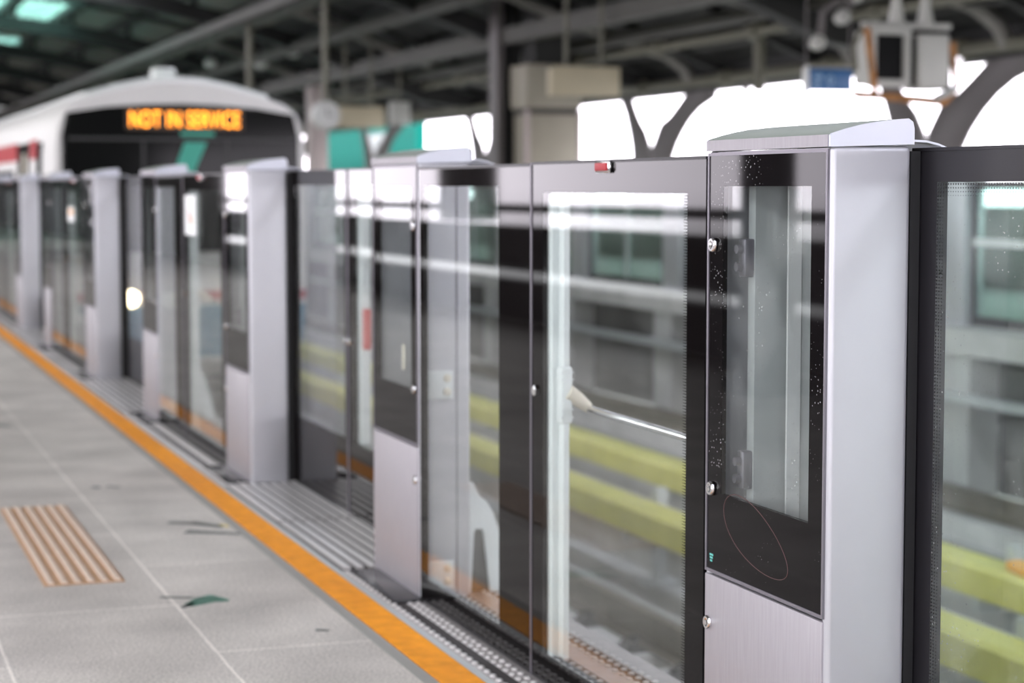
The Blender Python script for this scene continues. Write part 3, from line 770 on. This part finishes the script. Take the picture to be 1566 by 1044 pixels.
for k, y in enumerate(VY):
    for s, dy in (('near', -2.3), ('far', 1.5)):
        l = 'curved grey roof brace at the %s arm of the %s right-wall strut' % (s, ORD[k])
        if a0_ is None:
            bm = B(); add_tube(bm, [(13.75, 0, 2.95), (13.6, 0, 3.2), (13.3, 0, 3.4), (12.8, 0, 3.56), (12.0, 0, 3.78), (11.2, 0, 4.05), (10.2, 0, 4.45), (9.0, 0, 4.85)], .10, 10)
            a0_ = obj('roof_brace', bm, M['brace'], smooth=True); tag(a0_, l, 'brace', 'curved roof braces'); a0_.location = (0, y+dy, 0)
        else:
            c = a0_.copy(); C.objects.link(c); c.location = (0, y+dy, 0); c['label'] = l

# ------------------------------------------------------------------ hung things
def hung_sign(loc, label, w=1.06, h=.42, top=None):
    t = thing('hanging_sign', label, 'sign', loc, group='beige hung signs')
    box('board', (-w/2, w/2, -.09, .09, 0, h), M['beige_sign'], t, bev=.012)
    box('edge_frame', (-w/2-.015, w/2+.015, -.075, .075, h-.03, h+.006), M['beige_dark'], t)
    for s in (-.27, .27):
        bm = B(); add_tube(bm, [(s, 0, h), (s, 0, top-loc[2])], .032, 10); obj('hanger', bm, M['pipe'], t, smooth=True)
hung_sign((10.5, 26.9, 2.55), 'beige blank hung sign in front of the beige clad column', top=zr(10.5)-.1)
hung_sign((10.5, 39.5, 2.46), 'smaller looking beige hung sign in front of the teal cladding', top=zr(10.5)-.1)
t = thing('hanging_box', 'small grey hung box right of the far beige sign', 'box', (11.6, 40.3, 2.55))
box('housing', (-.2, .2, -.12, .12, 0, .47), M['box_white'], t, bev=.01)
bm = B(); add_tube(bm, [(0, 0, .47), (0, 0, zr(11.6)-2.6)], .03, 8); obj('hanger', bm, M['pipe'], t)
# clock
t = thing('station_clock', 'round grey clock hung on a pole right of the train', 'clock', (7.58, 30.5, 2.36))
bm = B(); add_lathe(bm, [(.20, -.09), (.225, -.075), (.225, .075), (.20, .09)], (0, 0, 0), (0, 1, 0), 28); obj('case', bm, M['box_white'], t, smooth=True)
bm = B(); add_lathe(bm, [(.19, 0), (.19, .006)], (0, -.096, 0), (0, 1, 0), 28); fc = obj('face', bm, M['clock_face'], t)
bm = B(); add_box(bm, -.008, .008, -.100, -.0965, 0, .12); add_box(bm, -.008, .09, -.100, -.0965, -.008, .008); obj('hands', bm, M['matte_black'], fc)
bm = B(); add_tube(bm, [(0, 0, .2), (0, 0, 1.85)], .05, 10); obj('pole', bm, M['pipe'], t, smooth=True)
bm = B(); add_tube(bm, [(7.58, 36.2, 2.3), (7.58, 36.2, 4.2)], .06, 10)
tag(obj('hanging_pole', bm, M['pipe'], smooth=True), 'pale hung pole rising behind the train roof', 'pole')
bm = B(); add_tube(bm, [(12.9, 26.1, 2.62), (12.9, 26.1, zr(12.9)-.02)], .085, 10)
tag(obj('hanging_pole', bm, M['pipe'], smooth=True), 'olive vertical pole left of the blue sign, above the bright opening', 'pole')
bm = B(); add_tube(bm, [(13.85, 28.4, .0), (13.85, 28.4, 2.2), (13.8, 28.4, 2.88)], .05, 8)
tag(obj('downpipe', bm, M['strut'], smooth=True), 'thin dark downpipe in the bright opening left of the blue sign', 'pipe')

# blue sign
t = thing('blue_sign', 'small blue hung sign with pale print left of the monitor rig', 'sign', (11.45, 21.3, 2.38))
box('board', (-.28, .30, -.03, .03, 0, .27), M['blue'], t, bev=.006)
box('end_post', (-.34, -.285, -.04, .04, -.05, .30), M['sign_white'], t, bev=.006)
box('top_rail', (-.34, .30, -.035, .035, .272, .30), M['beige'], t)
bm = B()
for k, (a, b) in enumerate(((-.22, -.10), (-.22, -.13))): add_box(bm, a, b, -.036, -.0301, .15-.09*k, .19-.09*k)
obj('lettering', bm, M['sign_pale'], t)
bm = B(); add_tube(bm, [(.03*math.cos(2*PI*k/20)+.0, -.034, .13+.05*math.sin(2*PI*k/20)) for k in range(20)], .012, 6, closed=True); obj('round_symbol', bm, M['sign_pale'], t)
for s in (-.31, .27):
    bm = B(); add_tube(bm, [(s, 0, .3), (s, 0, zr(11.5)-2.4)], .012, 6); obj('hanger', bm, M['strut'], t)

# monitor rig for drivers
t = thing('monitor_rig', 'rusty framed rig with black screen and grey white housing hung at upper right', 'monitor rig', (10.28, 17.7, 2.08))
bm = B()
for a, b in (((-.46, -.2, .72), (-.36, -.2, .06)), ((-.36, -.2, .06), (.42, -.2, .0)), ((.42, -.2, .0), (.56, -.2, .16)), ((.56, -.2, .16), (.5, -.2, .60)), ((-.42, .15, .1), (.45, .15, .05)), ((-.36, -.2, .06), (-.36, .15, .08)), ((.42, -.2, .0), (.45, .15, .05))):
    add_tube(bm, [a, b], .035, 8)
obj('rusty_frame', bm, M['rust'], t, smooth=True)
bm = B(); add_ring(bm, 'y', (-.40, .08, .15, .75), (-.31, .0, .23, .67), -.14, -.06)
add_box(bm, -.36, .04, -.05, .25, .18, .72, bev=.02)
obj('monitor_case', bm, M['box_white'], t, bevel=.015)
box('screen', (-.315, .005, -.10, -.055, .225, .675), M['screen_black'], t)
bm = B(); add_box(bm, .12, .47, -.22, .12, .13, .68, bev=.03, seg=3); obj('housing', bm, M['box_white'], t, smooth=True)
bm = B(); add_box(bm, .09, .115, -.17, .08, .16, .66); add_box(bm, .475, .51, -.17, .08, .16, .66); obj('housing_fins', bm, M['screen_black'], t)
box('top_bar', (-.42, .58, -.06, .02, .74, .80), M['box_white'], t, bev=.01)
for s in (-.02, .31):
    bm = B(); add_tube(bm, [(s, 0, .78), (s, 0, 1.0), (s, 0, zr(10.5)-2.15)], .05, 12, rads=[.09, .05, .05]); obj('hanger', bm, M['box_white'], t, smooth=True)
bm = B(); add_tube(bm, [(.28, -.26, .04), (.42, -.26, .10), (.52, -.26, .16)], .04, 8); obj('bracket', bm, M['post_grey'], t, smooth=True)
bm = B(); add_lathe(bm, [(.03, 0), (.045, .03), (.045, .05)], (.56, -.18, .42), (0, -1, 0), 14); obj('lamp_cap', bm, M['chrome'], t, smooth=True)
bm = B(); add_tube(bm, [(-.52, -.1, .30), (-.55, -.1, .55), (-.48, -.1, .68), (-.42, -.1, .74)], .025, 8); obj('yellow_cable', bm, M['pipe'], t, smooth=True)
# camera cluster left of it
t = thing('camera_cluster', 'grey bracket with two small round cameras left of the monitor rig', 'camera', (10.3, 18.9, 2.78))
bm = B(); add_tube(bm, [(-.25, 0, .05), (-.22, 0, .3), (-.05, 0, .42), (.1, 0, .35), (.1, 0, zr(10.3)-2.84)], .04, 8); obj('arm', bm, M['strut'], t, smooth=True)
for p in ((-.28, 0, -.02), (.0, -.02, .25), (.16, 0, .48)):
    bm = B(); add_lathe(bm, [(.02, -.1), (.07, -.07), (.085, 0), (.07, .06), (.02, .08)], p, (0, -1, .2), 14); obj('dome', bm, M['box_white'], t, smooth=True)

# round lamps under the roof
l0 = None
for k, (x, y, z) in enumerate(((10.2, 44, 4.25), (9.9, 46, 4.1), (10.8, 43, 4.0), (9.0, 47.5, 4.2), (8.6, 52, 4.1))):
    l = 'small round pale fitting under the dark roof, %s of those above the far beige sign' % ORD[k]
    if l0 is None:
        l0 = thing('roof_fitting', l, 'light fitting', (x, y, z), group='round roof fittings')
        bm = B(); add_lathe(bm, [(.05, .1), (.13, .06), (.15, 0), (.12, -.08), (.05, -.11)], (0, 0, 0), (0, 0, 1), 14); obj('bowl', bm, M['box_white'], l0, smooth=True)
        bm = B(); add_tube(bm, [(0, 0, .1), (0, 0, .9)], .02, 6); obj('stem', bm, M['strut'], l0)
    else: dup(l0, (x, y, z), l)

# ------------------------------------------------------------------ clad column on the opposite platform
t = thing('clad_column', 'beige panel clad column on the opposite platform behind the hung sign', 'column', (11.5, 31.2, 0))
box('lower_cladding', (-.42, .42, -.4, .4, 0, 2.44), M['beige'], t, bev=.02)
box('upper_cladding', (-.48, .48, -.42, .42, 2.54, 3.25), M['beige'], t, bev=.02)
box('seam', (-.44, .46, -.38, .38, 2.44, 2.54), M['beige_dark'], t)
box('cap_stack', (-.3, .3, -.3, .3, 3.25, zr(11.5)-.02), M['roof_dark'], t)
for s in (-.455, .455):
    bm = B(); add_tube(bm, [(s, -.36, .0), (s, -.36, 2.5)], .045, 10); obj('corner_pipe', bm, M['pinkish'], t, smooth=True)
t = thing('steel_column', 'dark steel column just left of the beige clad column', 'column', (11.0, 31.9, 0))
box('flange', (-.18, -.06, -.2, .2, 0, zr(11.0)-.02), M['strut'], t); box('flange', (.08, .24, -.2, .2, 0, zr(11.0)-.02), M['roof_dark'], t)
box('web', (-.06, .08, -.04, .04, 0, zr(11.0)-.02), M['roof_dark'], t)
# teal cladding with sign
t = thing('teal_cladding', 'teal green clad block beyond the right wall with a white sign', 'cladding', (0, 0, 0))
box('cladding', (16.5, 16.8, 55.6, 66.5, -2, 6.2), M['teal'], t)
box('white_sign', (16.44, 16.49, 58.4, 60.8, 2.16, 2.90), M['sign_outside'], t)
bm = B()
for k in range(4): add_box(bm, 16.43, 16.4395, 58.9, 60.3, 2.34+k*.13, 2.375+k*.13)
obj('sign_lines', bm, M['post_grey'], t)
t = thing('pink_post', 'pale pinkish square post on the opposite platform left of the teal cladding', 'post', (11.3, 46.3, 0))
box('shaft', (-.22, .22, -.2, .2, 0, zr(11.3)-.45), M['pinkish'], t, bev=.02)

# ------------------------------------------------------------------ train
TX, TY = 3.72, 21.3
t = thing('train', 'white train with red and blue stripes and lit orange destination display', 'train', (TX, TY, 0))
def section(sw, top, drop=0.0, zb=-.85):
    half = [(1.30*sw, zb), (1.39*sw, -.3), (1.42*sw, .3), (1.42*sw, 1.0), (1.405*sw, 1.6), (1.37*sw, 1.9), (1.31*sw, 2.05), (1.2*sw, 2.14), (1.0*sw, 2.22), (.6*sw, 2.33), (.3*sw, 2.39)]
    half = [(x, z if z < 1.5 else 1.5+(z-1.5)*top) for x, z in half]
    return half + [(0, 1.5+.91*top)] + [(-x, z) for x, z in half[::-1]]
secs = [(0.0, .945, .945, -.62), (.05, .958, .96, -.66), (.16, .972, .975, -.72), (.35, .985, .99, -.80), (.7, 1, 1, -.85), (21.0, 1, 1, -.85)]
bm = B(); rings = []
for y, sw, tp, zb in secs:
    rings.append([bm.verts.new((x, y, z)) for x, z in section(sw, tp, zb=zb)])
for A, Bq in zip(rings, rings[1:]):
    n = len(A)
    for k in range(n): bm.faces.new((A[k], A[(k+1) % n], Bq[(k+1) % n], Bq[k]))
bm.faces.new(rings[0]); bm.faces.new(rings[-1][::-1])
body = obj('car_body', bm, M['train_white'], t, smooth=True)
bm = B(); rings = []
for y in (21.5, 64): rings.append([bm.verts.new((x, y, z)) for x, z in section(1, 1)])
n = len(rings[0])
for k in range(n): bm.faces.new((rings[0][k], rings[0][(k+1) % n], rings[1][(k+1) % n], rings[1][k]))
bm.faces.new(rings[0]); bm.faces.new(rings[1][::-1])
obj('trailing_car', bm, M['train_white'], t, smooth=True)
bm = B(); add_box(bm, -1.0, 1.0, 21.0, 21.5, -.6, 2.1); obj('gangway', bm, M['train_under'], t)
# roof skin a touch greener, raised
bm = B(); rings = []
for y, sw, tp in ((.22, .98, .985), (.5, .99, 1.0), (64, .99, 1.0)):
    up = [(x, z) for x, z in section(sw, tp) if z > 2.15]
    rings.append([bm.verts.new((x, y, z+.03)) for x, z in up] + [bm.verts.new((x, y, z-.02)) for x, z in up[::-1]])
for A, Bq in zip(rings, rings[1:]):
    n = len(A)
    for k in range(n): bm.faces.new((A[k], A[(k+1) % n], Bq[(k+1) % n], Bq[k]))
bm.faces.new(rings[0]); bm.faces.new(rings[-1][::-1])
obj('roof_skin', bm, M['train_roof'], t, smooth=True)
box('roof_antenna', (-.22, .02, .45, .7, 2.4, 2.53), M['train_roof'], t, bev=.02)
# black windscreen mask
mp_ = [(-1.245, .55), (1.245, .55), (1.265, 1.2), (1.26, 1.78), (1.21, 2.02), (.8, 2.085), (.4, 2.115), (0, 2.125), (-.4, 2.115), (-.8, 2.085), (-1.21, 2.02), (-1.26, 1.78), (-1.265, 1.2)]
bm = B(); add_prism(bm, mp_, 'y', -.03, .02)
mask = obj('windscreen', bm, M['train_black'], t, bevel=.02)
box('mask_rib', (-1.2, 1.2, -.045, -.031, 1.735, 1.765), M['train_under'], mask)
box('screen_pillar', (-.43, -.40, -.042, -.031, .6, 1.72), M['train_under'], mask); box('screen_pillar', (.46, .50, -.042, -.031, .6, 1.72), M['train_under'], mask)
bm = B(); add_prism(bm, [(-.10, 1.18), (.09, 1.18), (.14, 1.45), (.26, 1.72), (.02, 1.72), (-.06, 1.5)], 'y', -.048, -.032); obj('painted_reflection', bm, M['reflection_green'], mask)  # green reflection in the windscreen, built as painted strips
bm = B(); add_box(bm, -.02, .34, -.048, -.032, 1.785, 1.83); obj('painted_reflection_top', bm, M['reflection_green'], mask)
# LED display
disp = box('destination_display', (-.60, .66, -.045, -.032, 1.845, 2.075), M['led_panel'], t)
cu = bpy.data.curves.new('led', 'FONT'); cu.body = 'NOT IN SERVICE'; cu.align_x = 'CENTER'; cu.align_y = 'CENTER'; cu.size = .18; cu.extrude = .003; cu.offset = -.001; cu.space_character = 1.08
tmp = bpy.data.objects.new('led_tmp', cu); C.objects.link(tmp)
dg = bpy.context.evaluated_depsgraph_get(); me = bpy.data.meshes.new_from_object(tmp.evaluated_get(dg))
bpy.data.objects.remove(tmp)
wx = max(v.co.x for v in me.vertices)-min(v.co.x for v in me.vertices); hz = max(v.co.y for v in me.vertices)-min(v.co.y for v in me.vertices)
mxc = (max(v.co.x for v in me.vertices)+min(v.co.x for v in me.vertices))/2; myc = (max(v.co.y for v in me.vertices)+min(v.co.y for v in me.vertices))/2
for v in me.vertices:
    x, y, z = v.co
    v.co = ((x-mxc)*1.17/wx + .03, -.049 - z, (y-myc)*.165/hz + 1.96)
me.materials.clear(); me.materials.append(M['led'])
lt = bpy.data.objects.new('led_lettering', me); C.objects.link(lt); lt.parent = disp
# nose stripes and lamps
box('red_stripe', (-1.335, 1.335, -.012, .03, .03, .13), M['train_red'], t)
bm = B(); add_prism(bm, [(-1.26, -.58), (1.26, -.58), (1.315, -.25), (1.33, -.02), (-1.33, -.02), (-1.315, -.25)], 'y', -.012, .03); obj('blue_skirt', bm, M['train_blue'], t)
for s in (-1, 1):
    bm = B(); add_lathe(bm, [(.105, .0), (.105, .02), (.09, .025)], (s*.57, -.0, .06), (0, -1, 0), 20); hl = obj('headlamp_housing', bm, M['chrome'], t, smooth=True)
    bm = B(); add_lathe(bm, [(.085, .0), (.085, .012), (.06, .022)], (s*.57, -.026, .06), (0, -1, 0), 20); obj('headlamp', bm, M['lamp'], hl, smooth=True)
# platform side: red flashes, windows, doors
sx = -1.42
def side(name, y0, y1, z0, z1, m, th=.012, par=None):
    # follows the inward lean of the upper body side
    def xo(z): return sx + max(0, (z-1.0))*.03
    bm = B(); add_prism(bm, [(xo(z0)-th, z0), (xo(z0)+.04, z0), (xo(z1)+.04, z1), (xo(z1)-th, z1)], 'y', y0, y1)
    return obj(name, bm, m, par or t)
y = 1.15
side('cab_window', .62, 1.05, .7, 1.72, M['train_black'])
side('red_flash', 1.12, 1.75, 1.55, 1.76, M['train_red'])
first = True
while y < 62:
    d = side('side_door', y+.75, y+2.05, -.1, 1.74, M['train_black'])
    side('door_pillar', y+1.1, y+1.35, .1, 1.62, M['cream'], .02, d)
    side('red_flash', y+2.15, y+5.4, 1.55, 1.76, M['train_red'])
    side('side_window', y+2.55, y+5.0, .62, 1.44, M['train_black'])
    y += 5.4
bm = B()
add_box(bm, -1.0, 1.0, .6, 20.4, -1.0, -.62)
obj('underframe', bm, M['train_under'], t)
for yy in (2.2, 4.4, 16.2, 18.4):
    for s in (-1, 1):
        bm = B(); add_lathe(bm, [(.40, -.06), (.42, -.06), (.42, .06), (.40, .06)], (s*.72, yy, -.68), (1, 0, 0), 22); obj('wheel', bm, M['rail'], t, smooth=True)

# ------------------------------------------------------------------ daylight
wd = bpy.data.worlds.new('overcast_sky'); S.world = wd; wd.use_nodes = True
nt = wd.node_tree; bg = nt.nodes['Background']
tc = nt.nodes.new('ShaderNodeTexCoord'); sp = nt.nodes.new('ShaderNodeSeparateXYZ'); rp = nt.nodes.new('ShaderNodeValToRGB')
mr = nt.nodes.new('ShaderNodeMapRange'); mr.inputs['From Min'].default_value = -1; mr.inputs['From Max'].default_value = 1
nt.links.new(tc.outputs['Generated'], sp.inputs[0]); nt.links.new(sp.outputs['Z'], mr.inputs['Value']); nt.links.new(mr.outputs[0], rp.inputs['Fac'])
e = rp.color_ramp.elements
e[0].position = .0; e[0].color = (.10, .10, .095, 1)
e[1].position = 1.0; e[1].color = (.85, .9, 1.0, 1)
for p, c in ((.42, (.16, .165, .16, 1)), (.485, (.30, .30, .31, 1)), (.498, (.95, .885, .97, 1)), (.53, (.98, .93, 1.0, 1)), (.58, (1, .99, 1.0, 1))):
    q = e.new(p); q.color = c
nt.links.new(rp.outputs['Color'], bg.inputs['Color'])
bg.inputs['Strength'].default_value = 5.0

S.view_settings.view_transform = 'Standard'
S.view_settings.look = 'None'
S.view_settings.gamma = 1.0
S.view_settings.use_curve_mapping = False
S.view_settings.exposure = 0.65
S.cycles.transparent_max_bounces = 40
S.cycles.max_bounces = 10
S.cycles.use_denoising = True
